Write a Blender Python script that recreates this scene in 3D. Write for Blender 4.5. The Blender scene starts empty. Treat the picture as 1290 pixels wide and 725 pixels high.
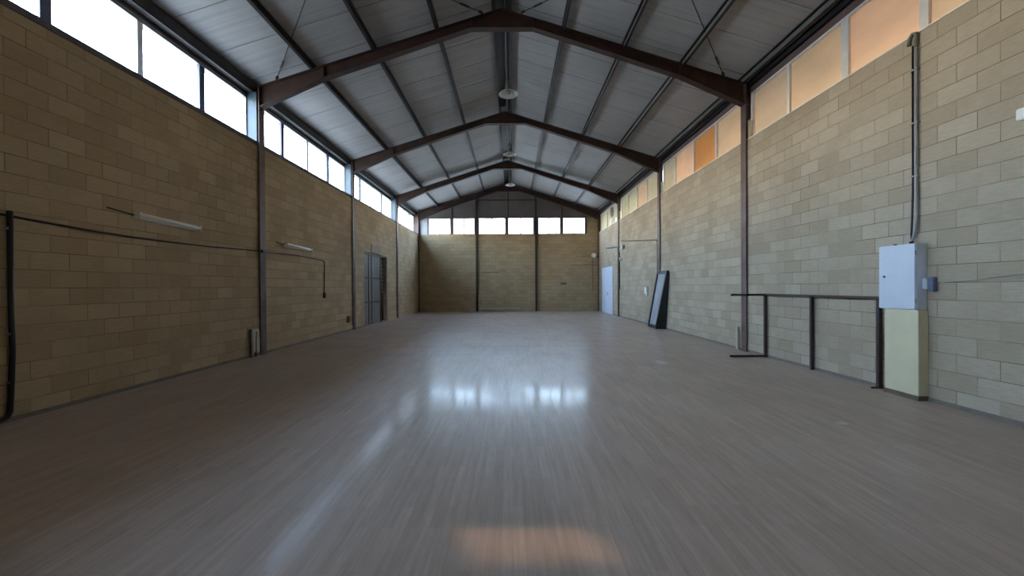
import bpy, bmesh, math, random
from mathutils import Vector, Matrix
random.seed(7)
C = bpy.context.scene
COL = C.collection
XL, XR, YF, YB = -5.73, 5.36, 24.49, -2.6       # inner faces of the walls
XM = (XL + XR) / 2                               # ridge line
SILL = 4.81
FRAMES = [3.79, 9.09, 14.35, 19.84]
SLOPE = 0.312
RIDGE = 7.81                                     # top of the rafters at the ridge
CEIL = 0.12                                      # purlin depth between rafter and sheeting

# ------------------------------------------------------------------ mesh helper
class MB:
    def __init__(self): self.bm = bmesh.new()
    def box(self, x0, x1, y0, y1, z0, z1, bev=0):
        x0, x1 = min(x0, x1), max(x0, x1); y0, y1 = min(y0, y1), max(y0, y1); z0, z1 = min(z0, z1), max(z0, z1)
        v = [self.bm.verts.new(p) for p in [(x0,y0,z0),(x1,y0,z0),(x1,y1,z0),(x0,y1,z0),(x0,y0,z1),(x1,y0,z1),(x1,y1,z1),(x0,y1,z1)]]
        f = [self.bm.faces.new([v[i] for i in q]) for q in [(0,3,2,1),(4,5,6,7),(0,1,5,4),(1,2,6,5),(2,3,7,6),(3,0,4,7)]]
        if bev:
            e = list({e for g in f for e in g.edges})
            bmesh.ops.bevel(self.bm, geom=e, offset=bev, segments=2, affect='EDGES')
        return self
    def prism(self, pts, axis, a, b):
        """extrude a 2D outline along axis ('x','y','z') from a to b"""
        def P(p, t):
            return {'x': (t, p[0], p[1]), 'y': (p[0], t, p[1]), 'z': (p[0], p[1], t)}[axis]
        A = [self.bm.verts.new(P(p, a)) for p in pts]; B = [self.bm.verts.new(P(p, b)) for p in pts]
        n = len(pts)
        self.bm.faces.new(A); self.bm.faces.new(B[::-1])
        for i in range(n): self.bm.faces.new([A[i], B[i], B[(i+1) % n], A[(i+1) % n]])
        return self
    def tube(self, pts, r, n=10, caps=True):
        pts = [Vector(p) for p in pts]; rings = []; up = None
        for i, p in enumerate(pts):
            d = (pts[min(i+1, len(pts)-1)] - pts[max(i-1, 0)]).normalized()
            if up is None:
                up = Vector((0,0,1)) if abs(d.z) < .9 else Vector((0,1,0))
            s = d.cross(up).normalized(); up = s.cross(d).normalized()
            rr = r[i] if isinstance(r, (list, tuple)) else r
            rings.append([self.bm.verts.new(p + (s*math.cos(2*math.pi*k/n) + up*math.sin(2*math.pi*k/n))*rr) for k in range(n)])
        for a, b in zip(rings, rings[1:]):
            for k in range(n): self.bm.faces.new([a[k], a[(k+1)%n], b[(k+1)%n], b[k]])
        if caps: self.bm.faces.new(rings[0][::-1]); self.bm.faces.new(rings[-1])
        return self
    def lathe(self, prof, c=(0,0,0), n=32, axis='z', closed=False):
        rings = []
        for r, z in prof:
            ring = []
            for k in range(n):
                a = 2*math.pi*k/n; x, y = r*math.cos(a), r*math.sin(a)
                p = (x, y, z) if axis == 'z' else ((z, x, y) if axis == 'x' else (x, z, y))
                ring.append(self.bm.verts.new(Vector(p) + Vector(c)))
            rings.append(ring)
        for a, b in zip(rings, rings[1:]):
            for k in range(n): self.bm.faces.new([a[k], a[(k+1)%n], b[(k+1)%n], b[k]])
        if closed: self.bm.faces.new(rings[0][::-1]); self.bm.faces.new(rings[-1])
        return self
    def build(self, name, m, parent=None, smooth=False):
        bmesh.ops.recalc_face_normals(self.bm, faces=self.bm.faces)
        me = bpy.data.meshes.new(name); self.bm.to_mesh(me); self.bm.free()
        me.materials.append(m)
        if smooth:
            for p in me.polygons: p.use_smooth = True
        o = bpy.data.objects.new(name, me); COL.objects.link(o)
        if parent: o.parent = parent
        return o

def tag(o, label, cat, group=None):
    o['label'] = label; o['category'] = cat
    if group: o['group'] = group
    return o
def thing(name, label, cat, loc=(0,0,0), group=None):
    o = bpy.data.objects.new(name, None); COL.objects.link(o); o.location = loc
    o.empty_display_size = .1
    return tag(o, label, cat, group)
def local(o, root):
    """keep a part built in world coordinates where it stands, under root"""
    o.parent = root
    for v in o.data.vertices: v.co -= root.location
    return o
def struct(o, label=None, cat=None):
    o['kind'] = 'structure'
    if label: o['label'] = label
    if cat: o['category'] = cat
    return o
def copy_tree(o, parent=None):
    c = o.copy(); COL.objects.link(c)
    if parent: c.parent = parent
    for ch in list(o.children): copy_tree(ch, c)
    return c

# ------------------------------------------------------------------ materials
def nt(name):
    m = bpy.data.materials.new(name); m.use_nodes = True
    t = m.node_tree; b = t.nodes['Principled BSDF']
    return m, t, b
def N(t, typ, **k):
    n = t.nodes.new(typ)
    for a, v in k.items():
        if a in n.inputs.keys() if isinstance(a, str) and a in [i.name for i in n.inputs] else False: n.inputs[a].default_value = v
        else: setattr(n, a, v)
    return n
def L(t, a, b): t.links.new(a, b)
def ramp(t, fac, stops):
    r = t.nodes.new('ShaderNodeValToRGB'); e = r.color_ramp.elements
    e[0].position, e[0].color = stops[0][0], (*stops[0][1], 1)
    e[1].position, e[1].color = stops[-1][0], (*stops[-1][1], 1)
    for p, c in stops[1:-1]:
        x = e.new(p); x.color = (*c, 1)
    L(t, fac, r.inputs[0]); return r.outputs[0]
def mapping(t, scale=(1,1,1), src='Object'):
    tc = t.nodes.new('ShaderNodeTexCoord'); mp = t.nodes.new('ShaderNodeMapping')
    mp.inputs['Scale'].default_value = scale; L(t, tc.outputs[src], mp.inputs[0]); return mp.outputs[0]
def noise(t, vec, scale, detail=4, rough=.6):
    n = t.nodes.new('ShaderNodeTexNoise'); n.inputs['Scale'].default_value = scale
    n.inputs['Detail'].default_value = detail; n.inputs['Roughness'].default_value = rough
    L(t, vec, n.inputs['Vector']); return n.outputs['Fac']
def mix(t, f, a, b, mode='MIX'):
    m = t.nodes.new('ShaderNodeMix'); m.data_type = 'RGBA'; m.blend_type = mode; m.clamp_factor = True
    for s, v in ((m.inputs[0], f), (m.inputs[6], a), (m.inputs[7], b)):
        if hasattr(v, 'is_output'): L(t, v, s)
        elif isinstance(v, (int, float)): s.default_value = v
        else: s.default_value = (*v, 1)
    return m.outputs[2]
def math_(t, op, a, b=0.0):
    m = t.nodes.new('ShaderNodeMath'); m.operation = op
    for s, v in ((m.inputs[0], a), (m.inputs[1], b)):
        if hasattr(v, 'is_output'): L(t, v, s)
        else: s.default_value = v
    return m.outputs[0]
def bump(t, b, h, strength=.3, dist=.01, prev=None):
    n = t.nodes.new('ShaderNodeBump'); n.inputs['Strength'].default_value = strength; n.inputs['Distance'].default_value = dist
    L(t, h, n.inputs['Height'])
    if prev: L(t, prev, n.inputs['Normal'])
    if b: L(t, n.outputs[0], b.inputs['Normal'])
    return n.outputs[0]

def plain(name, c, rough=.6, metal=0, var=.25, scale=6, spec=.4, c2=None):
    m, t, b = nt(name)
    v = mapping(t); n = noise(t, v, scale)
    dark = c2 if c2 else tuple(x*(1-var) for x in c)
    L(t, ramp(t, n, [(.35, dark), (.65, c)]), b.inputs['Base Color'])
    b.inputs['Roughness'].default_value = rough; b.inputs['Metallic'].default_value = metal
    b.inputs['Specular IOR Level'].default_value = spec
    bump(t, b, noise(t, v, scale*8), .08, .004)
    return m

def block_wall(name, horiz, tint=1.0, off=0.0, cm=(1,1,1)):
    m, t, b = nt(name)
    tc = t.nodes.new('ShaderNodeTexCoord'); sp = t.nodes.new('ShaderNodeSeparateXYZ'); L(t, tc.outputs['Object'], sp.inputs[0])
    cb = t.nodes.new('ShaderNodeCombineXYZ')
    L(t, math_(t, 'ADD', sp.outputs['Y' if horiz == 'y' else 'X'], 20.0 + off), cb.inputs[0]); L(t, math_(t, 'ADD', sp.outputs['Z'], .0), cb.inputs[1])
    # joints that wander by a few millimetres
    wob = t.nodes.new('ShaderNodeTexNoise'); wob.inputs['Scale'].default_value = 1.3; L(t, cb.outputs[0], wob.inputs['Vector'])
    vm = t.nodes.new('ShaderNodeVectorMath'); vm.operation = 'SCALE'; vm.inputs['Scale'].default_value = .012
    L(t, wob.outputs['Color'], vm.inputs[0]); va = t.nodes.new('ShaderNodeVectorMath'); L(t, cb.outputs[0], va.inputs[0]); L(t, vm.outputs[0], va.inputs[1])
    def brick(ms, sm):
        k = t.nodes.new('ShaderNodeTexBrick'); k.offset = .5
        k.inputs['Scale'].default_value = 1; k.inputs['Brick Width'].default_value = .43; k.inputs['Row Height'].default_value = .21864
        k.inputs['Mortar Size'].default_value = ms; k.inputs['Mortar Smooth'].default_value = sm
        k.inputs['Color1'].default_value = (0,0,0,1); k.inputs['Color2'].default_value = (1,1,1,1); k.inputs['Mortar'].default_value = (.5,.5,.5,1)
        k.inputs['Bias'].default_value = 0
        L(t, va.outputs[0], k.inputs['Vector']); return k
    def SEP(n):
        s_ = t.nodes.new('ShaderNodeSeparateXYZ'); L(t, n.outputs[0], s_.inputs[0]); return s_.outputs['Y']
    k = brick(.005, .35)
    a = tuple(x*tint*q for x, q in zip((.370, .295, .200), cm)); c = tuple(x*tint*q for x, q in zip((.440, .362, .258), cm))
    per = ramp(t, k.outputs['Color'], [(0, a), (.45, tuple((p+q)/2 for p, q in zip(a, c))), (1, c)])
    big = noise(t, cb.outputs[0], .55, 5, .6)
    stain = ramp(t, big, [(.3, (.84,.82,.80)), (.55, (1,1,1)), (.75, (1.05,1.04,1.02))])
    col = mix(t, 1, per, stain, 'MULTIPLY')
    # fine horizontal brushing of the split faces
    mp = t.nodes.new('ShaderNodeMapping'); mp.inputs['Scale'].default_value = (7, 60, 1); L(t, cb.outputs[0], mp.inputs[0])
    fine = noise(t, mp.outputs[0], 1, 5, .7)
    col = mix(t, 1, col, ramp(t, fine, [(.3, (.86,.86,.85)), (.7, (1.08,1.08,1.07))]), 'MULTIPLY')
    # chips and dark scuffs
    sc = noise(t, cb.outputs[0], 5.5, 6, .75)
    col = mix(t, math_(t, 'MULTIPLY', math_(t, 'GREATER_THAN', sc, .68), .22), col, (.12,.10,.07))
    # joints, partly filled so that they come and go
    jn = noise(t, cb.outputs[0], 1.1, 3, .6)
    jf = math_(t, 'MULTIPLY', k.outputs['Fac'], ramp(t, jn, [(.38, (.12,)*3), (.62, (.85,)*3)]))
    col = mix(t, jf, col, tuple(x*tint for x in (.10,.078,.05)))
    bz = math_(t, 'ABSOLUTE', math_(t, 'SUBTRACT', math_(t, 'FRACT', math_(t, 'ADD', math_(t, 'DIVIDE', SEP(va), .21864), .5)), .5))
    col = mix(t, math_(t, 'MULTIPLY', math_(t, 'LESS_THAN', bz, .018), ramp(t, noise(t, cb.outputs[0], .8, 3, .6), [(.40, (.10,)*3), (.60, (.60,)*3)])), col, tuple(x*tint for x in (.10,.078,.05)))
    L(t, col, b.inputs['Base Color']); b.inputs['Roughness'].default_value = .88; b.inputs['Specular IOR Level'].default_value = .2
    n1 = bump(t, None, math_(t, 'SUBTRACT', 1.0, k.outputs['Fac']), .5, .006)
    n2 = bump(t, None, k.outputs['Color'], .3, .006, n1)
    bump(t, b, fine, .35, .005, n2)
    return m

M = {}
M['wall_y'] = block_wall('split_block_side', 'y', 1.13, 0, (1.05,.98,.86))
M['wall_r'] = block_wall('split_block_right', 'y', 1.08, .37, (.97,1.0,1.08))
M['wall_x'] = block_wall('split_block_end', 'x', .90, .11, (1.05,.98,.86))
M['rust'] = plain('red_oxide_steel', (.054,.023,.013), .55, 0, .45, 3, .4)
M['col'] = plain('worn_oxide_column', (.150,.100,.088), .6, 0, .45, 1.1, .4, c2=(.080,.045,.034))
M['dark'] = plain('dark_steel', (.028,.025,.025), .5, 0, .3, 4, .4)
M['purlin'] = plain('lit_purlin_steel', (.27,.26,.22), .5, 0, .35, 4, .4)  # lighter copy: window light on the right purlins put into the colour
M['purlinD'] = plain('oxide_unlit_purlin_steel', (.042,.034,.031), .55, 0, .35, 4, .4)  # darker copy: unlit side of left purlins put into the colour; posts share it
M['black'] = plain('black_plastic', (.012,.011,.010), .45, 0, .3, 9)
M['cap'] = plain('grey_violet_capping', (.13,.11,.115), .6, 0, .3, 4)
M['brownfascia'] = plain('brown_fascia', (.19,.115,.095), .6, 0, .3, 3)
M['alu'] = plain('grey_aluminium', (.36,.38,.40), .45, .2, .2, 4)
M['alud'] = plain('dark_blue_grey_aluminium', (.12,.12,.17), .45, .2, .2, 4)
M['jamb'] = plain('pale_blue_jamb_sheet', (.07,.095,.11), .45, .1, .2, 4)
M['white'] = plain('white_enamel', (.86,.86,.83), .4, 0, .1, 5)
M['cream'] = plain('cream_paint_frame', (.90,.84,.76), .5, 0, .1, 5)
M['boxblue'] = plain('pale_grey_cabinet_enamel', (.62,.67,.76), .38, 0, .06, 3)
M['boxside'] = M['boxblue']
M['yellow'] = plain('cream_yellow_paint', (.66,.60,.40), .55, 0, .08, 3)
M['plinth'] = plain('brown_plinth', (.16,.12,.08), .6, 0, .3, 6)
M['render'] = plain('tan_render', (.34,.26,.19), .8, 0, .2, 5)
M['skirt'] = plain('grey_brown_skirting', (.20,.165,.14), .7, 0, .2, 5)
M['conduit'] = plain('grey_pvc_conduit', (.32,.32,.33), .45, 0, .2, 6)
M['beige'] = plain('beige_pvc_pipe', (.58,.55,.42), .5, 0, .15, 6)
M['gable'] = plain('grey_fibre_sheet', (.165,.135,.12), .7, 0, .2, 1.2)
M['doorgrey'] = plain('galvanised_door_sheet', (.20,.19,.165), .6, .1, .2, 2)
M['doorwhite'] = plain('white_blue_door_sheet', (.70,.76,.88), .45, 0, .08, 2)
M['socket'] = plain('blue_grey_socket', (.12,.15,.24), .45, 0, .15, 8)
M['tube'] = plain('opal_tube_glass', (.93,.93,.90), .3, 0, .05, 5)
M['lampshade'] = plain('aluminium_reflector', (.62,.62,.58), .35, .3, .15, 6)
M['lampbody'] = plain('grey_green_lamp_housing', (.18,.19,.15), .5, .2, .3, 7)
M['rustbar'] = plain('rust_streaked_black_bar', (.030,.030,.034), .5, .1, .3, 5, c2=(.055,.022,.016))
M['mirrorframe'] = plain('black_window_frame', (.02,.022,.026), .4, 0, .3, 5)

def glass():
    m = bpy.data.materials.new('window_glass'); m.use_nodes = True; t = m.node_tree
    t.nodes.remove(t.nodes['Principled BSDF']); out = t.nodes['Material Output']
    tr = t.nodes.new('ShaderNodeBsdfTransparent'); gl = t.nodes.new('ShaderNodeBsdfGlossy'); gl.inputs['Roughness'].default_value = .02
    n = noise(t, mapping(t), 2.2, 4)
    L(t, ramp(t, n, [(.3, (.86,.91,.93)), (.7, (.95,.97,.98))]), tr.inputs['Color'])
    lw = t.nodes.new('ShaderNodeLayerWeight'); lw.inputs['Blend'].default_value = .5
    fz = math_(t, 'ADD', math_(t, 'MULTIPLY', math_(t, 'POWER', lw.outputs['Facing'], 5.0), .5), .03)
    mx = t.nodes.new('ShaderNodeMixShader'); L(t, fz, mx.inputs[0]); L(t, tr.outputs[0], mx.inputs[1]); L(t, gl.outputs[0], mx.inputs[2])
    L(t, mx.outputs[0], out.inputs['Surface']); return m
M['glass'] = glass()
def frame_glass():
    m, t, b = nt('dusty_leaning_glass')
    L(t, ramp(t, noise(t, mapping(t), 2, 4), [(.3,(.34,.36,.38)),(.7,(.46,.48,.50))]), b.inputs['Base Color'])
    b.inputs['Roughness'].default_value = .22; b.inputs['Specular IOR Level'].default_value = .7
    return m
M['dusty'] = frame_glass()

def board(name, c):
    """translucent boarding that lets a little daylight through"""
    m, t, b = nt(name); out = t.nodes['Material Output']
    v = mapping(t, (1, 1, 2.2)); n = noise(t, v, .9, 5, .6)
    col = ramp(t, n, [(.3, tuple(x*.82 for x in c)), (.7, c)])
    L(t, col, b.inputs['Base Color']); b.inputs['Roughness'].default_value = .7
    tl = t.nodes.new('ShaderNodeBsdfTranslucent'); L(t, col, tl.inputs['Color'])
    mx = t.nodes.new('ShaderNodeMixShader'); mx.inputs[0].default_value = .17
    L(t, b.outputs[0], mx.inputs[1]); L(t, tl.outputs[0], mx.inputs[2]); L(t, mx.outputs[0], out.inputs['Surface'])
    return m
BOARD = {'peach': board('peach_boarding', (.78,.58,.40)), 'tan': board('tan_boarding', (.68,.54,.38)), 'sand': board('sand_boarding', (.72,.56,.38)),
         'orange': board('orange_boarding', (.68,.38,.13)), 'cream': board('cream_boarding', (.66,.58,.42)), 'pale': board('pale_yellow_boarding', (.66,.62,.44))}

def floor_mat():
    m, t, b = nt('worn_strip_floor')
    tc = t.nodes.new('ShaderNodeTexCoord'); sp = t.nodes.new('ShaderNodeSeparateXYZ'); L(t, tc.outputs['Object'], sp.inputs[0])
    def st(sx, sy, det=5, r=.6, sc=1):
        mp = t.nodes.new('ShaderNodeMapping'); mp.inputs['Scale'].default_value = (sx, sy, 1); L(t, tc.outputs['Object'], mp.inputs[0])
        return noise(t, mp.outputs[0], sc, det, r)
    k = t.nodes.new('ShaderNodeTexBrick'); k.offset = .37
    mp = t.nodes.new('ShaderNodeMapping'); mp.inputs['Rotation'].default_value = (0, 0, math.pi/2); L(t, tc.outputs['Object'], mp.inputs[0]); L(t, mp.outputs[0], k.inputs['Vector'])
    k.inputs['Scale'].default_value = 1; k.inputs['Brick Width'].default_value = .62; k.inputs['Row Height'].default_value = .075
    k.inputs['Mortar Size'].default_value = .0018; k.inputs['Mortar Smooth'].default_value = .4
    k.inputs['Color1'].default_value = (0,0,0,1); k.inputs['Color2'].default_value = (1,1,1,1); k.inputs['Mortar'].default_value = (.3,.3,.3,1)
    base = ramp(t, st(.35, .22, 6, .65), [(.28, (.365,.270,.205)), (.5, (.425,.322,.250)), (.74, (.475,.372,.298))])
    col = mix(t, 1, base, ramp(t, k.outputs['Color'], [(0, (.94,.94,.93)), (1, (1.05,1.05,1.05))]), 'MULTIPLY')
    col = mix(t, 1, col, ramp(t, st(30, 1.3, 6, .75), [(.3, (.84,.84,.84)), (.7, (1.15,1.15,1.15))]), 'MULTIPLY')
    col = mix(t, math_(t, 'MULTIPLY', k.outputs['Fac'], .18), col, (.10,.085,.075))
    # dusty pale scuffs and small dark specks
    wob = math_(t, 'MULTIPLY', math_(t, 'SUBTRACT', st(.5, .5), .5), .06)
    # small soft pale ovals on the right hand side
    for (px, py, rx, ry) in ((2.93, 7.8, .10, .20), (3.58, 4.3, .06, .05)):
        dx = math_(t, 'DIVIDE', math_(t, 'SUBTRACT', sp.outputs['X'], px), rx); dy = math_(t, 'DIVIDE', math_(t, 'SUBTRACT', sp.outputs['Y'], py), ry)
        d = math_(t, 'ADD', math_(t, 'MULTIPLY', dx, dx), math_(t, 'MULTIPLY', dy, dy))
        sm = t.nodes.new('ShaderNodeMapRange'); sm.inputs['From Min'].default_value = .4; sm.inputs['From Max'].default_value = 1.3; sm.inputs['To Min'].default_value = .5; sm.inputs['To Max'].default_value = 0
        L(t, d, sm.inputs['Value'])
        col = mix(t, sm.outputs[0], col, (.62,.62,.60))
    # slab joints running across
    for jy, w in ((8.84, .02), (10.03, .035), (11.9, .015)):
        d = math_(t, 'ABSOLUTE', math_(t, 'ADD', math_(t, 'SUBTRACT', sp.outputs['Y'], jy), wob))
        col = mix(t, math_(t, 'MULTIPLY', math_(t, 'LESS_THAN', d, w), .32), col, (.11,.09,.08))
    L(t, col, b.inputs['Base Color'])
    b.inputs['Roughness'].default_value = .31; b.inputs['Specular IOR Level'].default_value = .5; b.inputs['IOR'].default_value = 1.12
    L(t, ramp(t, st(1.8, 1.0, 2, .5), [(.35, (.05,)*3), (.65, (.22,)*3)]), b.inputs['Coat Weight']); b.inputs['Coat Roughness'].default_value = .105; b.inputs['Coat IOR'].default_value = 1.25
    n1 = bump(t, None, math_(t, 'SUBTRACT', 1.0, k.outputs['Fac']), .10, .002)
    n2 = bump(t, None, st(1.6, 1.0, 3, .5), .10, .004, n1)
    bump(t, b, st(30, 6, 4, .6), .12, .0015, n2)
    return m
M['floor'] = floor_mat()

def ceil_mat():
    m, t, b = nt('insulated_roof_sheeting')
    tc = t.nodes.new('ShaderNodeTexCoord'); sp = t.nodes.new('ShaderNodeSeparateXYZ'); L(t, tc.outputs['Object'], sp.inputs[0])
    def st(sx, sy, det=5, r=.6):
        mp = t.nodes.new('ShaderNodeMapping'); mp.inputs['Scale'].default_value = (sx, sy, 1); L(t, tc.outputs['Object'], mp.inputs[0])
        return noise(t, mp.outputs[0], 1, det, r)
    base = ramp(t, st(.5, .35), [(.3, (.30,.29,.278)), (.7, (.395,.385,.37))])
    # fine pleats across the sheet
    col = mix(t, 1, base, ramp(t, st(.6, 14, 3, .5), [(.32, (.88,.88,.88)), (.5, (1,1,1)), (.7, (1.05,1.05,1.05))]), 'MULTIPLY')
    y = math_(t, 'ADD', sp.outputs['Y'], 14.245)
    y = math_(t, 'ADD', y, math_(t, 'MULTIPLY', math_(t, 'SUBTRACT', st(.4, .4), .5), .10))
    fr = math_(t, 'ABSOLUTE', math_(t, 'SUBTRACT', math_(t, 'FRACT', math_(t, 'DIVIDE', y, 1.03)), .5))
    seam = math_(t, 'LESS_THAN', fr, .011)
    sn = ramp(t, st(.9, .9, 3), [(.35, (.25,)*3), (.6, (.8,)*3)])
    col = mix(t, math_(t, 'MULTIPLY', seam, sn), col, (.09,.085,.08))
    col = mix(t, ramp(t, st(2.5, 2.5, 7, .75), [(.66, (0,)*3), (.80, (.30,)*3)]), col, (.28,.20,.14))
    L(t, col, b.inputs['Base Color']); b.inputs['Roughness'].default_value = .55; b.inputs['Specular IOR Level'].default_value = .35
    sm = t.nodes.new('ShaderNodeMapRange'); sm.inputs['From Max'].default_value = .05; L(t, fr, sm.inputs['Value'])
    n1 = bump(t, None, sm.outputs[0], .5, .02)
    bump(t, b, st(.6, 14, 3, .5), .35, .012, n1)
    return m
M['ceiling'] = ceil_mat()

# ------------------------------------------------------------------ the shell
T = .3
struct(MB().box(XL-.6, XR+.6, YB-.3, YF+.4, -.2, 0).build('floor', M['floor']))
# left wall with the door opening
D0, D1, DH = 15.45, 18.30, 2.93
w = MB().box(XL-T, XL, YB-.3, D0, 0, SILL).box(XL-T, XL, D1, YF, 0, SILL).box(XL-T, XL, D0, D1, DH, SILL)
struct(w.build('wall_left', M['wall_y']))
w = MB().box(XR, XR+T, YB-.3, 21.05, 0, SILL-.01).box(XR, XR+T, 23.62, YF, 0, SILL-.01).box(XR, XR+T, 21.05, 23.62, 2.6, SILL-.01)
struct(w.build('wall_right', M['wall_r']))
w = MB().box(XL-T, XR+T, YF, YF+T, 0, 4.76).box(XL-T, XL+.05, YF, YF+T, 4.76, 5.8).box(4.60, XR+T, YF, YF+T, 4.76, 5.75)
struct(w.build('wall_back', M['wall_x']))
# wall behind the camera with a small high slot, unseen and added to let one strip of sun in
SX, SZ = 3.35, 3.95
SLX0, SLX1, SLZ0, SLZ1 = 3.30, 4.30, 3.12, 3.30
w = MB()
w.box(XL-T, SLX0, YB-.25, YB, 0, SILL+1.3).box(SLX1, XR+T, YB-.25, YB, 0, SILL+1.3).box(SLX0, SLX1, YB-.25, YB, 0, SLZ0).box(SLX0, SLX1, YB-.25, YB, SLZ1, SILL+1.3)
w.prism([(XL-T, SILL+1.3), (XR+T, SILL+1.3), (XM, RIDGE+.1)], 'y', YB-.25, YB)
struct(w.build('wall_front', M['wall_x']))
# roof
def roof_z(x): return RIDGE + CEIL - SLOPE*abs(x-XM)
w = MB()
xl, xr = XL-.65, XR+.6
for a in (xl, xr):
    w.prism([(XM, roof_z(XM)), (a, roof_z(a)), (a, roof_z(a)+.12), (XM, roof_z(XM)+.12)], 'y', YB-.3, YF+.4)
struct(w.build('ceiling', M['ceiling']))
# gable sheeting above the end windows
w = MB().prism([(XL-.1, 5.76), (XR+.1, 5.76), (XR+.1, roof_z(XR+.1)), (XM, roof_z(XM)), (XL-.1, roof_z(XL-.1))], 'y', YF+.02, YF+.1)
g = struct(w.build('wall_gable', M['gable']))
w = MB()
for x in (-3.64, XM, 3.12): w.box(x-.03, x+.03, YF-.02, YF+.02, 5.80, roof_z(x)-.02)
w.box(-2.1, 1.5, YF-.015, YF+.02, 6.83, 6.88)
w.build('sheeting_rail', M['dark'], g)

# strips: wall caps and skirting
struct(MB().box(XL-T, XL+.012, YB, YF, SILL-.085, SILL+.002).build('trim_1', M['cap']))
struct(MB().box(XR-.012, XR+T, YB, YF, SILL-.012, SILL+.006).build('trim_2', M['cream']))
struct(MB().box(XL-.02, XL+.015, YB, D0, 0, .05).build('baseboard_left', M['skirt']))
struct(MB().box(XR-.012, XR+.02, YB, 21.0, 0, .05).build('baseboard_right', M['skirt']))

# ------------------------------------------------------------------ left windows
GX = -5.98
nwin = 0
def window_root(label):
    global nwin
    nwin += 1
    o = bpy.data.objects.new('window_%d' % nwin, None); COL.objects.link(o); o.empty_display_size = .1
    o['kind'] = 'structure'; o['label'] = label; o['category'] = 'window'; return o
bays = [(YB+.05, 3.70, [-1.3, 0.0, 1.28, 2.56]), (3.88, 9.00, [5.12, 6.42, 7.70]), (9.18, 14.26, [10.40, 11.66, 12.96]),
        (14.44, 19.75, [15.70, 16.96, 18.30]), (19.93, YF-.02, [20.95, 22.05, 23.2])]
names = ['high left window nearest the camera', 'big high left window before the first steel column', 'high left window between first and second column',
         'high left window between second and third column', 'high left window beside the far corner']
for (a, b, ms), lab in zip(bays, names):
    r = window_root(lab)
    z0, z1 = SILL-.03, 5.83
    fr = MB().box(GX-.05, GX+.03, a, b, z0, z0+.045).box(GX-.05, GX+.03, a, b, z1-.03, z1+.04).box(GX-.05, GX+.03, a, a+.05, z0, z1).box(GX-.05, GX+.03, b-.05, b, z0, z1)
    fr.build('frame', M['alu'], r)
    for i, y in enumerate(ms):
        thick = .055 if i % 2 == 0 or True else .03
        dark = (i % 2 == 0)
        hw = .065 if dark else .048
        MB().box(GX-.03, GX+.02, y-hw, y+hw, z0, z1).build('mullion', M['alud'] if dark else M['white'], r)
    es = [a] + ms + [b]
    for p, q in zip(es, es[1:]):
        MB().box(GX-.018, GX-.012, p+.02, q-.02, z0+.02, z1).build('pane', M['glass'], r)
    # header sheet above the glass
h = struct(MB().box(GX-.06, GX-.0, YB, YF, 5.86, roof_z(GX)+.03).build('trim_3', M['cap']))

# ------------------------------------------------------------------ right boarded windows
PX = 5.48
rb = [(YB+.05, 3.70, [-.2, 1.4, 2.7], ['tan','sand','tan','sand'], .05),
      (3.88, 9.00, [5.24, 6.48, 7.80], ['sand','peach','sand','tan'], (.06,.068,.034)),
      (9.20, 14.24, [10.56, 11.87, 13.20], ['sand','orange','peach','cream'], .042),
      (14.48, 19.72, [15.95, 17.2, 18.5], ['cream','sand','pale','pale'], .02),
      (19.95, YF-.05, [21.1, 22.6], ['pale','cream','pale'], .02)]
names = ['high boarded right window nearest the camera', 'big peach boarded right window above the electrical cabinet', 'high boarded right window with one orange panel',
         'pale boarded right window above the leaning frame', 'pale boarded right window with a broken hole, by the far corner']
for (a, b, ms, cs, hw), lab in zip(rb, names):
    r = window_root(lab)
    z0, z1 = SILL, 5.85
    MB().box(PX-.03, PX+.05, a, b, z1-.035, z1+.01).box(PX-.03, PX+.05, a, a+.05, z0, z1).box(PX-.03, PX+.05, b-.07, b, z0, z1).box(PX-.03, PX+.05, a, b, z0, z0+.02).build('frame', M['cream'], r)
    for y, h_ in zip(ms, hw if isinstance(hw, tuple) else (hw,)*9): MB().box(PX-.035, PX+.05, y-h_, y+h_, z0, z1).build('mullion', M['cream'], r)
    es = [a] + ms + [b]
    for i, (p, q) in enumerate(zip(es, es[1:])):
        o = MB().box(PX+.005, PX+.02, p+.02, q-.02, z0+.01, z1-.01).build('panel', BOARD[cs[i]], r)
        if cs[i] == 'orange': o['label'] = 'bright orange panel'
    if b > 24:
        o = MB().prism([(21.35,5.28),(21.75,5.25),(21.95,5.5),(21.9,5.8),(21.5,5.83),(21.28,5.6)], 'x', PX-.006, PX+.004).build('hole_board', M['plinth'], r); o['label'] = 'dark brown patch in the hole'
        o = MB().prism([(21.9,4.84),(21.95,5.22),(21.65,5.2),(21.72,4.84)], 'x', PX-.012, PX+.004).prism([(20.9,4.84),(20.85,5.12),(20.6,5.08),(20.62,4.84)], 'x', PX-.012, PX+.004).build('loose_scrap', M['white'], r); o['label'] = 'white scraps of torn sheet'
# fascia and header over the boarded windows
struct(MB().box(PX-.03, PX+.05, YB, YF, 5.86, 6.02).build('trim_4', M['brownfascia']))
struct(MB().box(PX, PX+.06, YB, YF, 6.02, roof_z(PX)+.03).build('trim_5', M['black']))

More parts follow.
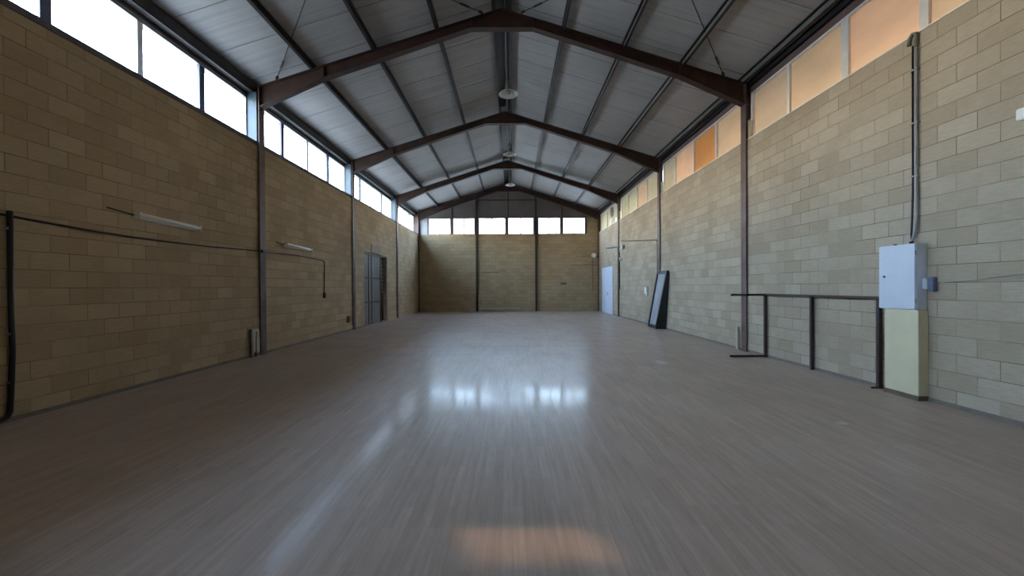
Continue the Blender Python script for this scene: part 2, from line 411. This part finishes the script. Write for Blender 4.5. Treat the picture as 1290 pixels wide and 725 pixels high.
# ------------------------------------------------------------------ end windows
ew = [(-5.07,-3.78),(-3.56,-2.29),(-1.99,-.40),(-.18,1.35),(1.68,2.99),(3.21,4.54)]
nm = ['leftmost of the six end windows', 'end window just left of the left post', 'end window just right of the left post',
      'end window just left of the right post', 'end window just right of the right post', 'rightmost of the six end windows']
for (a, b), lab in zip(ew, nm):
    r = window_root(lab); c = (a+b)/2; z0, z1 = 4.76, 5.76; Y = YF+.06
    MB().box(a-.06, b+.06, Y-.03, Y+.05, z0-.02, z0+.04).box(a-.06, b+.06, Y-.03, Y+.05, z1-.03, z1+.04).box(a-.11, a+.01, Y-.06, Y+.05, z0, z1).box(b-.01, b+.11, Y-.06, Y+.05, z0, z1).build('frame', M['cap'], r)
    MB().box(c-.04, c+.04, Y-.02, Y+.03, z0, z1).build('mullion', M['alu'], r)
    for p, q in ((a, c), (c, b)): MB().box(p+.01, q-.01, Y, Y+.006, z0+.02, z1-.01).build('pane', M['glass'], r)
w = MB()
for a, b in ((XL+.05,-5.15),(-3.66,-3.66),(-2.21,-2.07),(1.43,1.60),(4.62,4.63)):
    if b > a: w.box(a, b, YF+.04, YF+.12, 4.76, 5.8)
struct(w.build('trim_6', M['alu']))

# ------------------------------------------------------------------ steel frames
def rafter_mb(s):
    """one tapered I-section rafter; s=-1 left, +1 right, in local coords (x from ridge, z world, y=0 centre)"""
    half = (XR-XL)/2
    e = half - .02
    top = lambda u: RIDGE - SLOPE*u
    bot = [(0, 7.37), (.70, 7.37), (4.05, top(4.05)-.285), (e, 5.60)]
    mb = MB()
    web = [(s*u, z) for u, z in ((0, top(0)), (e, top(e)))] + [(s*u, z) for u, z in reversed(bot)]
    mb.prism(web, 'y', -.006, .006)
    hw = .085
    mb.prism([(0, top(0)), (s*e, top(e)), (s*e, top(e)-.016), (0, top(0)-.016)], 'y', -hw, hw)
    for (u0, z0), (u1, z1) in zip(bot, bot[1:]):
        mb.prism([(s*u0, z0), (s*u1, z1), (s*u1, z1+.016), (s*u0, z0+.016)], 'y', -hw, hw)
    for u in (.70, 4.05): # stiffeners
        zb = [z for uu, z in bot if uu == u][0]
        mb.box(s*u-.006, s*u+.006, -hw+.01, hw-.01, zb, top(u))
    return mb
def column_mb(s):
    xi = (XL+.045) if s < 0 else (XR-.045)   # inner flange face
    xo = (XL-.27) if s < 0 else (XR+.10)
    z1 = RIDGE - SLOPE*(XR-XL)/2
    mb = MB(); d = -s
    mb.box(xi, xi-d*.014, -.10, .10, 0, z1-.0)
    mb.box(xo, xo+d*.014, -.075, .075, 0, z1)
    mb.box(xi-d*.014, xo, -.005, .005, 0, z1)
    mb.box(xi, xi+d*.0, -.1, .1, 0, 0) if False else None
    mb.box(xi+d*.035, xo, -.10, .10, 0, .012)  # base plate
    for z in (5.60, z1-.01): mb.box(xi, xo, -.075, .075, z, z+.012)
    return mb
def portal(y, label):
    root = thing('portal_frame', label, 'steel frame', (XM, y, 0), 'steel portal frames')
    for s in (-1, 1):
        rafter_mb(s).build('rafter', M['rust'], root)
        c = column_mb(s)
        for v in c.bm.verts: v.co.x -= XM
        c.build('column', M['col'], root)
    b = MB().box(5.36+.008-XM, 5.36+.075-XM, -.075, -.155, SILL-.3, SILL+.42).build('packing_block', M['beige'], root)
    b['label'] = 'beige block beside the right column'
    MB().box(XL-.27-XM, XL-.005-XM, -.11, -.09, SILL-.02, 5.93).build('jamb_cover', M['jamb'], root)
    return root
p0 = portal(FRAMES[1], 'nearest brown steel frame in view, arching over the middle of the hall')
for y, lab in ((FRAMES[0], 'steel roof frame nearest the camera, above the top of the picture'),
               (FRAMES[2], 'second brown steel frame back, between two hanging lamps'),
               (FRAMES[3], 'third and farthest free standing steel frame before the end wall')):
    c = copy_tree(p0); c.location = (XM, y, 0); c['label'] = lab
# rafter flat against the end wall
root = thing('gable_frame', 'brown steel frame flat against the end wall', 'steel frame', (XM, YF-.10, 0))
for s in (-1, 1):
    rafter_mb(s).build('rafter', M['rust'], root)
    c = column_mb(s)
    for v in c.bm.verts: v.co.x -= XM
    c.build('column', M['col'], root)
for x, lab in ((-2.14, 'left thin steel post standing against the end wall'), (1.51, 'right thin steel post standing against the end wall')):
    z1 = RIDGE - SLOPE*abs(x-XM) - .02
    MB().box(x-.055, x+.055, YF-.10, YF-.09, 0, z1).box(x-.006, x+.006, YF-.09, YF-.005, 0, z1).box(x-.055, x+.055, YF-.012, YF-.002, 0, z1)
    w = MB().box(x-.055, x+.055, YF-.12, YF-.108, 0, z1).box(x-.006, x+.006, YF-.108, YF-.012, 0, z1).box(x-.055, x+.055, YF-.012, YF-.002, 0, z1)
    tag(w.build('wall_post', M['purlinD']), lab, 'post', 'end wall posts')

# ------------------------------------------------------------------ purlins
def purlin(u, s, label, m, d=.13, group='roof purlins'):
    """C section under the sheeting with its back towards the ridge; u from the ridge"""
    x = XM + s*u; zt = RIDGE + CEIL - SLOPE*u
    a = math.atan(SLOPE)*s
    def P(px, pz): # px positive away from the ridge, pz down from the sheeting
        px *= s
        return (x + px*math.cos(a) + pz*math.sin(a), zt - px*math.sin(a) + pz*math.cos(a) - .002)
    web = MB().prism([P(-.003,0), P(.003,0), P(.003,-d), P(-.003,-d)], 'y', YB, YF)
    o = tag(web.build('roof_purlin', m), label, 'purlin', group)
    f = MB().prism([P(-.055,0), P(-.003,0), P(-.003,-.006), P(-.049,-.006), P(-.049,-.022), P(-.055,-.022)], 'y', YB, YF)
    f.build('top_flange', M['dark'], o)  # shade under the top flange put into its dark colour
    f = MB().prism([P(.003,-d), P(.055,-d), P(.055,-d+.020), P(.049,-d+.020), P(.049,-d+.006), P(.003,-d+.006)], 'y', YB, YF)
    f.build('bottom_flange', M['dark'] if s > 0 else M['purlinD'], o)  # shaded underside put into the flange colour
ords = ['first', 'second', 'third']
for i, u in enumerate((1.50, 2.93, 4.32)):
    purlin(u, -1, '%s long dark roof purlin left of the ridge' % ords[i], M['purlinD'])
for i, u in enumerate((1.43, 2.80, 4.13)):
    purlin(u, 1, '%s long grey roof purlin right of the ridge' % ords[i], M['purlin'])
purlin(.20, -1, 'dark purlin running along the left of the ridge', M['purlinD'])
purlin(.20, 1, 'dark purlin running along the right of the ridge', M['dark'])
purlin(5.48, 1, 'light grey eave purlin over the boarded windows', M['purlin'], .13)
# ridge plate
tag(MB().prism([(XM-.16, RIDGE+.055), (XM, RIDGE+.10), (XM+.16, RIDGE+.055), (XM+.16, RIDGE+.049), (XM, RIDGE+.094), (XM-.16, RIDGE+.049)], 'y', YB, YF).build('ridge_plate', M['dark']), 'dark folded plate closing the roof ridge', 'ridge plate')
tag(MB().tube([(XM+.07, YB+.1, RIDGE+.02), (XM+.07, YF-.2, RIDGE+.02)], .014).build('ridge_conduit', M['conduit']), 'thin pale conduit running along the ridge', 'conduit')
# left eave beam: dark channel
w = MB().box(-5.95, -5.79, YB, YF, 5.93, 5.945).box(-5.805, -5.79, YB, YF, 5.93, 6.15).box(-5.95, -5.79, YB, YF, 6.135, 6.15)
tag(w.build('eave_beam', M['purlinD']), 'dark steel eave channel above the left windows', 'beam')
w = MB().box(5.40, 5.415, YB, YF, 5.99, 6.12).box(5.40, 5.475, YB, YF, 5.99, 6.005)
tag(w.build('eave_channel', M['dark']), 'black steel eave channel above the boarded windows', 'beam')

# ------------------------------------------------------------------ bracing rods
def rod(a, b, label, turn=True):
    a, b = Vector(a), Vector(b)
    root = thing('bracing_rod', label, 'bracing rod', a, 'roof bracing rods')
    MB().tube([(0,0,0), b-a], .009, 8).build('rod', M['dark'], root)
    d = (b-a)
    MB().tube([d*.055, d*.06, d*.09, d*.095], [.012,.022,.022,.012], 10).build('turnbuckle', M['dark'], root)
    MB().tube([d*.0, d*.012], .03, 8).build('clevis', M['dark'], root)
def rz(u): return RIDGE - SLOPE*u
k = .085
rod((XM-5.15, FRAMES[1], rz(5.15)+.07), (XM-.45, FRAMES[0], rz(.45)+k), 'thin bracing rod rising from the left end of the nearest frame')
rod((XM+5.05, FRAMES[1], rz(5.05)+.07), (XM+.45, FRAMES[0], rz(.45)+k), 'thin bracing rod rising from the right end of the nearest frame')
rod((XM-.45, FRAMES[1], rz(.45)+k), (XM-5.15, FRAMES[0], rz(5.15)+.07), 'thin bracing rod meeting the nearest frame just left of its peak')
rod((XM+.45, FRAMES[1], rz(.45)+k), (XM+5.05, FRAMES[0], rz(5.05)+.07), 'thin bracing rod meeting the nearest frame just right of its peak')

# ------------------------------------------------------------------ hanging lamps
def lamp(y, label):
    root = thing('hanging_lamp', label, 'lamp', (XM+.12, y, 7.18), 'high bay lamps')
    pr = [(.06,.12),(.12,.108),(.19,.075),(.25,.035),(.285,0),(.278,0),(.243,.03),(.185,.066),(.115,.098),(.055,.112)]
    MB().lathe(pr, n=36).build('lamp_shade', M['lampshade'], root, True)
    MB().lathe([(.0,.50),(.055,.49),(.075,.46),(.075,.32),(.085,.30),(.085,.115),(0,.115)], n=24).build('lamp_housing', M['lampbody'], root, True)
    MB().lathe([(0,.11),(.03,.11),(.035,.09),(.06,.06),(.065,.03),(.05,-.005),(0,-.015)], n=20).build('bulb', M['conduit'], root, True)
    MB().tube([(0,0,.49),(0,0,RIDGE-7.18-.03)], .012).build('hanger', M['dark'], root)
    return root
l0 = lamp(11.75, 'round hanging lamp under the ridge, nearest of the three')
for y, lab in ((17.1, 'round hanging lamp under the ridge, middle of the three'), (22.2, 'round hanging lamp in front of the end gable, farthest of the three')):
    c = copy_tree(l0); c.location = (XM+.12+ (0.02 if y < 20 else .03), y, 7.18); c['label'] = lab

# ------------------------------------------------------------------ left wall fittings
def batten(y0, y1, z0, z1, label):
    root = thing('tube_light', label, 'light fitting', (XL, y0, z0), 'tube lights on the left wall')
    d = Vector((0, y1-y0, z1-z0)); n = 1
    def along(t, x, dz): return (x, d.y*t, d.z*t+dz)
    b = MB().prism([(0,-.055),(.055,-.048),(.055,.048),(0,.055)], 'y', 0, d.y)
    for v in b.bm.verts: v.co.z += d.z*v.co.y/d.y
    b.build('body', M['white'], root)
    MB().tube([along(.03,.085,0), along(.97,.085,0)], .028, 12).build('tube', M['tube'], root, True)
    for t in (.015, .985):
        MB().box(.0, .112, d.y*t-.016, d.y*t+.016, d.z*t-.05, d.z*t+.05, .004).build('end_cap', M['white'], root)
batten(6.02, 7.22, 2.625, 2.59, 'white fluorescent tube fitting on the left wall, nearer one')
batten(9.98, 11.22, 2.60, 2.575, 'white fluorescent tube fitting beyond the first left column')
tag(MB().tube([(XL+.02,5.62,2.66),(XL+.02,5.85,2.64),(XL+.02,6.02,2.625)], .010, 8).build('lamp_lead', M['black']), 'short dark lead at the near end of the nearer tube light', 'cable')
tag(MB().tube([(XL+.02,9.66,2.63),(XL+.02,9.8,2.62),(XL+.02,9.98,2.60)], .012, 8).build('lamp_lead', M['black']), 'short dark lead at the near end of the farther tube light', 'cable')

x = XL + .03
root = thing('black_pipe', 'black vertical pipe on the left wall at the picture edge', 'pipe', (x, 4.5, .0))
MB().tube([(0,.02,2.40),(0,.02,1.3),(0.0,.03,.8),(0,.01,.3),(0,0,.12),(0,-.03,.065),(0,-.10,.05),(0,-.35,.05)], .026, 12).build('pipe', M['black'], root, True)
for z in (2.2, 1.0, .45): MB().box(-.028, .012, -.035+.02, .035+.02, z-.012, z+.012).build('clip', M['conduit'], root)
pts = [(3.0,2.40),(4.0,2.37),(4.5,2.345),(4.9,2.325),(5.27,2.305),(5.6,2.295),(5.95,2.285),(6.4,2.285),(6.9,2.29),(7.6,2.30),(8.2,2.325),(8.8,2.345),(9.0,2.345)]
tag(MB().tube([(XL+.02, a, b) for a, b in pts] + [(XL+.065,9.02,2.345),(XL+.065,9.16,2.35),(XL+.02,9.22,2.355)] + [(XL+.02,a,b) for a, b in ((9.8,2.36),(10.5,2.375),(11.3,2.36),(12.0,2.34),(12.1,2.33),(12.12,2.2),(12.1,1.7),(12.1,1.32))], .0145, 8).build('wall_cable', M['black'], None, True),
    'long slack black cable strung along the left wall', 'cable')
tag(MB().box(XL+.0, XL+.055, 12.05, 12.15, 1.20, 1.36, .008).build('switch_box', M['black']), 'small black switch at the hanging end of the left cable', 'switch')
tag(MB().box(XL+.046, XL+.10, 9.0, 9.17, 2.31, 2.38, .008).build('junction_box', M['black']), 'small black junction on the first left column', 'junction box')
r = thing('pipe_stubs', 'pair of short pipes standing at the foot of the first left column', 'pipe', (XL+.05, 8.68, 0))
MB().tube([(0,-.05,0),(0,-.05,.62)], .020, 10).build('pipe', M['plinth'], r); MB().tube([(.01,.10,0),(.01,.10,.32),(.01,.11,.55)], .018, 10).build('pipe', M['black'], r)
o = MB().box(-.04,.02,-.01,.22,.1,.60,.01).build('cover_plate', M['beige'], r); o['label'] = 'beige cover plate'
tag(MB().box(XL, XL+.07, 13.78, 13.95, .30, .52, .01).build('socket_box', M['plinth']), 'small brown socket low on the left wall by the second column', 'socket')

# left door: sheet steel leaf and dark louvred opening beside it
dr = bpy.data.objects.new('door_1', None); COL.objects.link(dr); dr['kind'] = 'structure'; dr['label'] = 'grey steel door in the left wall with a dark louvred side opening'; dr['category'] = 'door'
MB().box(XL-.10, XL-.05, D0, 17.42, 0.0, DH).build('leaf', M['doorgrey'], dr)
w = MB()
for z in (.92, 1.90, DH-.08): w.box(XL-.05, XL-.015, D0+.02, 17.42, z-.025, z+.025)
for y in (16.02, 16.36): w.box(XL-.05, XL-.03, y-.014, y+.014, 0.02, DH)
w.build('leaf_rail', M['dark'], dr)
MB().box(XL-.24, XL-.20, 17.42, D1, 0.0, DH).build('dark_opening_sheet', M['black'], dr)  # black sheet stands for the darkness in the open doorway
w = MB()
for y in (17.46, D1-.04): w.box(XL-.16, XL-.02, y-.035, y+.035, 0.0, DH)
w.box(XL-.16, XL-.02, 17.42, D1, DH-.07, DH)
w.build('jamb', M['plinth'], dr)
w = MB()
for i in range(9): w.box(XL-.17, XL-.12, 17.62, 18.05, 1.30+i*.17, 1.34+i*.17)
w.build('louvre', M['render'], dr)
tag(MB().box(XL, XL+.03, 16.2, 17.3, DH+.02, DH+.36, .01).build('lintel_patch', M['render']), 'tan render patch above the grey left door', 'patch')

# ------------------------------------------------------------------ right wall fittings
# electrical cabinet and its pedestal
r = thing('electrical_cabinet', 'pale blue grey electrical cabinet on the right wall above the cream pedestal', 'electrical cabinet', (XR, 5.37, 1.17))
cx = -.15
MB().box(cx+.012, 0, -.255, .255, 0, .865, .006).build('cabinet_body', M['boxblue'], r)
d = MB().box(cx-.008, cx+.010, -.25, .25, .006, .858, .004).build('cabinet_door', M['boxblue'], r)
MB().lathe([(.0,-.014),(.012,-.014),(.014,0),(.014,.004)], (cx-.008, .165, .44), 16, 'x').build('lock', M['dark'], d)
for z in (.12, .74): MB().tube([(cx-.004,-.256,z-.03),(cx-.004,-.256,z+.03)], .007, 8).build('hinge', M['conduit'], r)
MB().tube([(-.07,-.12,.865),(-.07,-.12,.90)], .022, 12).build('cable_gland', M['dark'], r)
MB().tube([(-.07,.1,.865),(-.07,.1,.885)], .018, 12).build('cable_gland', M['dark'], r)
r = thing('pedestal', 'cream yellow boxed pedestal under the electrical cabinet', 'pedestal', (XR, 5.33, 0))
MB().box(-.13, 0, -.23, .235, .06, 1.168, .004).build('body', M['yellow'], r)
MB().box(-.138, 0, -.236, .24, 0, .06).build('plinth', M['plinth'], r)
# conduits going up to the window
r = thing('conduit_run', 'grey vertical conduit rising from the cabinet to the boarded window', 'conduit', (XR-.03, 5.25, 2.03))
MB().tube([(-.03,0,.03),(-.02,.02,.12),(0,.03,.35),(0,.02,.7),(0,.02,2.62)], .011, 8).build('cable', M['black'], r, True)
MB().tube([(-.03,-.0,.03),(-.01,-.02,.18),(0,-.03,.4),(0,-.025,.9),(0,-.025,2.70)], .017, 10).build('conduit', M['conduit'], r, True)
MB().tube([(0,-.025,2.60),(0,-.025,2.72),(.005,-.01,2.77),(.01,.03,2.79),(.01,.07,2.75),(.01,.08,2.66)], .024, 12).build('hood', M['lampbody'], r, True)
for z in (.9, 1.6, 2.3): MB().box(-.018, .028, -.055, .045, z-.01, z+.01).build('clip', M['conduit'], r)
r = thing('wall_socket', 'small blue and white socket box beside the electrical cabinet', 'socket', (XR, 5.055, 1.41))
MB().box(-.055, 0, -.065, .0, 0, .185, .006).build('back_box', M['socket'], r)
MB().box(-.075, 0, -.0, .055, .03, .165, .006).build('cover', M['boxblue'], r)
tag(MB().tube([(XR-.01,4.99,1.52),(XR-.01,4.6,1.545),(XR-.01,4.2,1.60),(XR-.01,3.93,1.62)], .005, 6).build('thin_wire', M['conduit']), 'thin pale wire running right from the socket box', 'cable')
tag(MB().box(XR-.05, XR, 4.02, 4.185, 3.21, 3.33, .01).build('wall_bracket', M['white']), 'small white box high on the right wall at the picture edge', 'box')

# pipe barrier
r = thing('pipe_barrier', 'dark rusty pipe barrier along the right wall next to the cabinet', 'barrier', (XR-.045, 8.32, 0))
def bar(a, b, h=.022): # square bar
    a, b = Vector(a), Vector(b); lo = [min(a[i], b[i])-h for i in range(3)]; hi = [max(a[i], b[i])+h for i in range(3)]
    return MB().box(lo[0], hi[0], lo[1], hi[1], lo[2], hi[2], .004)
bar((0,0,1.31), (0,-2.60,1.31), .020).build('rail', M['rustbar'], r)
for y in (0, -1.29, -2.58): bar((0,y,.024), (0,y,1.29), .026).build('post', M['rustbar'], r)
bar((-.03,0,1.31), (-.70,0,1.30), .018).build('arm', M['rustbar'], r)
bar((-.03,0,.024), (-.72,0,.024), .020).build('foot', M['rustbar'], r)
bar((-.02,-2.58,.01), (-.10,-2.58,.01), .014).build('foot_plate', M['rustbar'], r)
tag(MB().tube([(XR-.05,9.34,0),(XR-.05,9.34,.53)], .034, 14).build('standpipe', M['beige']), 'short beige pipe standing beside the first right column', 'pipe')

# leaning window frame
r = thing('leaning_window', 'black framed glass panel leaning against the right wall', 'window frame')
B0, B1 = Vector((5.10,14.74,.0)), Vector((5.06,13.78,.0)); T0, T1 = Vector((5.325,14.35,2.03)), Vector((5.325,13.42,2.02))
def lp(u, v, n=0):
    p = (B0.lerp(B1, u)).lerp(T0.lerp(T1, u), v)
    nn = (B1-B0).cross(T0-B0).normalized()
    if nn.x > 0: nn = -nn
    return p + nn*n
def slab(u0,u1,v0,v1,n0,n1):
    m = MB(); vs = [m.bm.verts.new(lp(u,v,n)) for u,v,n in [(u0,v0,n0),(u1,v0,n0),(u1,v1,n0),(u0,v1,n0),(u0,v0,n1),(u1,v0,n1),(u1,v1,n1),(u0,v1,n1)]]
    for q in [(0,3,2,1),(4,5,6,7),(0,1,5,4),(1,2,6,5),(2,3,7,6),(3,0,4,7)]: m.bm.faces.new([vs[i] for i in q])
    return m
for q in ((0,1,.005,.065),(0,1,.945,1),(0,.10,.06,.95),(.90,1,.06,.95)):
    slab(*q, -.0, .07).build('frame_bar', M['mirrorframe'], r)
slab(.09,.91,.055,.955,.025,.035).build('glass_pane', M['dusty'], r)
slab(.02,.98,.02,.98,-.012,.0).build('back_panel', M['mirrorframe'], r)
for u, e in ((.985, 1.0), (.0, .015)):  # dark wedges stand for the shadow in the gap behind the frame
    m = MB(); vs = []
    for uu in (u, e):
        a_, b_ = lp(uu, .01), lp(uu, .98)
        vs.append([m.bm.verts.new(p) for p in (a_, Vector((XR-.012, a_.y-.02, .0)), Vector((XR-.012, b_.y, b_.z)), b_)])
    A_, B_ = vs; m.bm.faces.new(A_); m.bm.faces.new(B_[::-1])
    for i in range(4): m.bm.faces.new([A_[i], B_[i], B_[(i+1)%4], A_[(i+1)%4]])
    m.build('gap_shadow_panel', M['mirrorframe'], r)

# white door far right
dr = bpy.data.objects.new('door_2', None); COL.objects.link(dr); dr['kind'] = 'structure'; dr['label'] = 'white double door in the right wall near the far corner'; dr['category'] = 'door'
for a, b in ((21.07, 22.33), (22.35, 23.6)): MB().box(XR+.0, XR+.05, a, b, .0, 2.60).build('leaf', M['doorwhite'], dr)
MB().box(XR-.01, XR+.1, 21.03, 21.08, 0, 2.62).box(XR-.01, XR+.1, 23.59, 23.64, 0, 2.62).box(XR-.01, XR+.1, 21.03, 23.64, 2.58, 2.63).build('frame', M['alu'], dr)
MB().box(XR-.02, XR+.02, 22.2, 22.24, 1.0, 1.2).build('handle', M['dark'], dr)

# cables and boxes on the right wall far end
X = XR-.02
tag(MB().tube([(X,14.52,2.06),(X,14.52,3.1),(X,14.6,3.20),(X,16.5,3.40),(X,19.3,3.70)], .024, 8).build('wall_conduit', M['plinth']), 'grey conduit between second and third right columns', 'conduit')
tag(MB().tube([(X,22.2,3.64),(X,20.2,3.50),(X,19.2,3.40)], .03, 8).build('wall_conduit', M['dark']), 'grey conduit beyond the third right column above the white door', 'conduit')
tag(MB().box(X-.10, XR, 18.75, 19.15, 3.28, 3.46, .02).build('conduit_box', M['alu']), 'grey box at the near end of the far right conduit', 'junction box')
tag(MB().tube([(X,19.62,3.2),(X,19.62,1.35)], .022, 8).build('wall_conduit', M['dark']), 'dark vertical conduit beside the third right column', 'conduit')
tag(MB().lathe([(0,.18),(.05,.17),(.07,.10),(.06,.03),(.03,0),(0,0)], (XR-.07, 19.3, 2.72), 16).build('bulkhead_bulb', M['white'], None, True), 'small white bulb beside the dark far right conduit', 'lamp')
r = thing('wall_box', 'small white box on the right wall left of the leaning frame', 'box', (XR, 15.7, 1.1))
MB().box(-.08, 0, -.14, .12, .10, .36, .01).build('box', M['white'], r); MB().box(-.05, 0, -.12, -.02, 0, .10, .006).build('lower_cover', M['white'], r)

# floodlight near the far right corner
r = thing('floodlight', 'round white floodlight on an arm in the far right corner', 'lamp', (4.98, YF-.35, 3.38))
MB().lathe([(.145,-.14),(.155,-.12),(.12,0),(.06,.08),(0,.09)], n=24, axis='y').build('reflector', M['lampshade'], r, True)
MB().lathe([(0,-.13),(.14,-.13),(.143,-.12),(0,-.12)], n=24, axis='y').build('front_glass', M['white'], r, True)
MB().tube([(.0,.06,0),(.15,.15,0),(.33,.2,-.05)], .035, 8).build('bracket', M['dark'], r)
tag(MB().tube([(4.0,YF-.02,3.38),(4.75,YF-.03,3.38),(4.95,YF-.15,3.38)], .012, 6).build('floodlight_cable', M['dark']), 'thin dark cable leading to the corner floodlight', 'cable')
tag(MB().tube([(3.65,YF-.02,2.84),(4.6,YF-.02,2.82),(5.3,YF-.02,2.80)], .011, 6).build('end_wall_cable', M['dark']), 'thin dark cable along the end wall below the floodlight', 'cable')
tag(MB().tube([(4.98,YF-.02,3.2),(5.0,YF-.02,2.6),(5.0,YF-.02,1.2)], .011, 6).build('end_wall_cable', M['dark']), 'thin dark cable hanging down the end wall under the floodlight', 'cable')
tag(MB().box(3.02, 3.38, YF-.03, YF, 1.62, 1.76, .01).build('end_wall_plate', M['plinth']), 'small dark plate on the end wall right of the right post', 'plate')
tag(MB().box(2.25, 3.0, YF-.012, YF, 1.43, 1.465).build('end_wall_strip', M['alu']), 'thin pale strip on the end wall below the dark plate', 'strip')
tag(MB().box(-2.0, .50, YF-.015, YF, .17, .21).build('low_rail', M['beige']), 'thin pale strip low on the end wall between the posts', 'strip')
tag(MB().box(-1.85, -.75, YF-.01, YF, 2.38, 2.43).build('wall_slot', M['plinth']), 'thin dark streak on the end wall between the posts', 'strip')

# ------------------------------------------------------------------ light
W = bpy.data.worlds.new('sky'); C.world = W; W.use_nodes = True; t = W.node_tree
bg = t.nodes['Background']
tc = t.nodes.new('ShaderNodeTexCoord'); sp = t.nodes.new('ShaderNodeSeparateXYZ'); L(t, tc.outputs['Generated'], sp.inputs[0])
col = ramp(t, sp.outputs['Z'], [(0.0, (.22,.25,.29)), (.02, (.62,.56,.48)), (.10, (.85,.80,.76)), (.24, (.60,.78,1.0)), (.7, (.44,.64,1.0))])
L(t, col, bg.inputs['Color']); bg.inputs['Strength'].default_value = 26.0
sun = bpy.data.lights.new('sun', 'SUN'); sun.energy = 14; sun.angle = math.radians(1.6); sun.color = (1, .66, .34)
so = bpy.data.objects.new('sun', sun); COL.objects.link(so)
tgt = Vector((.12, 2.30, 0)); src = Vector(((SLX0+SLX1)/2, YB-.12, (SLZ0+SLZ1)/2))
so.rotation_euler = (src-tgt).to_track_quat('Z', 'Y').to_euler(); so.location = (8, -10, 12)

# ------------------------------------------------------------------ camera
yaw, pitch, roll, cyy = -7.0e-4, -5.5e-3, 6.2e-3, 363.99
Rm = Matrix.Rotation(yaw, 3, 'Z') @ Matrix.Rotation(pitch, 3, 'X') @ Matrix.Rotation(roll, 3, 'Y')
right, fwd, up = Rm.col[0], Rm.col[1], Rm.col[2]
cam = bpy.data.cameras.new('camera'); co = bpy.data.objects.new('camera', cam); COL.objects.link(co)
mw = Matrix((( right.x, up.x, -fwd.x, 0), (right.y, up.y, -fwd.y, 0), (right.z, up.z, -fwd.z, 1.5), (0,0,0,1)))
co.matrix_world = mw
cam.sensor_width = 36; cam.lens = 500/1290*36; cam.shift_y = (cyy-362.5)/1290; cam.clip_start = .05; cam.clip_end = 200
C.camera = co
C.view_settings.view_transform = 'Standard'; C.view_settings.look = 'None'; C.view_settings.gamma = 1
C.view_settings.exposure = 0.38
try: C.view_settings.use_curve_mapping = False
except Exception: pass
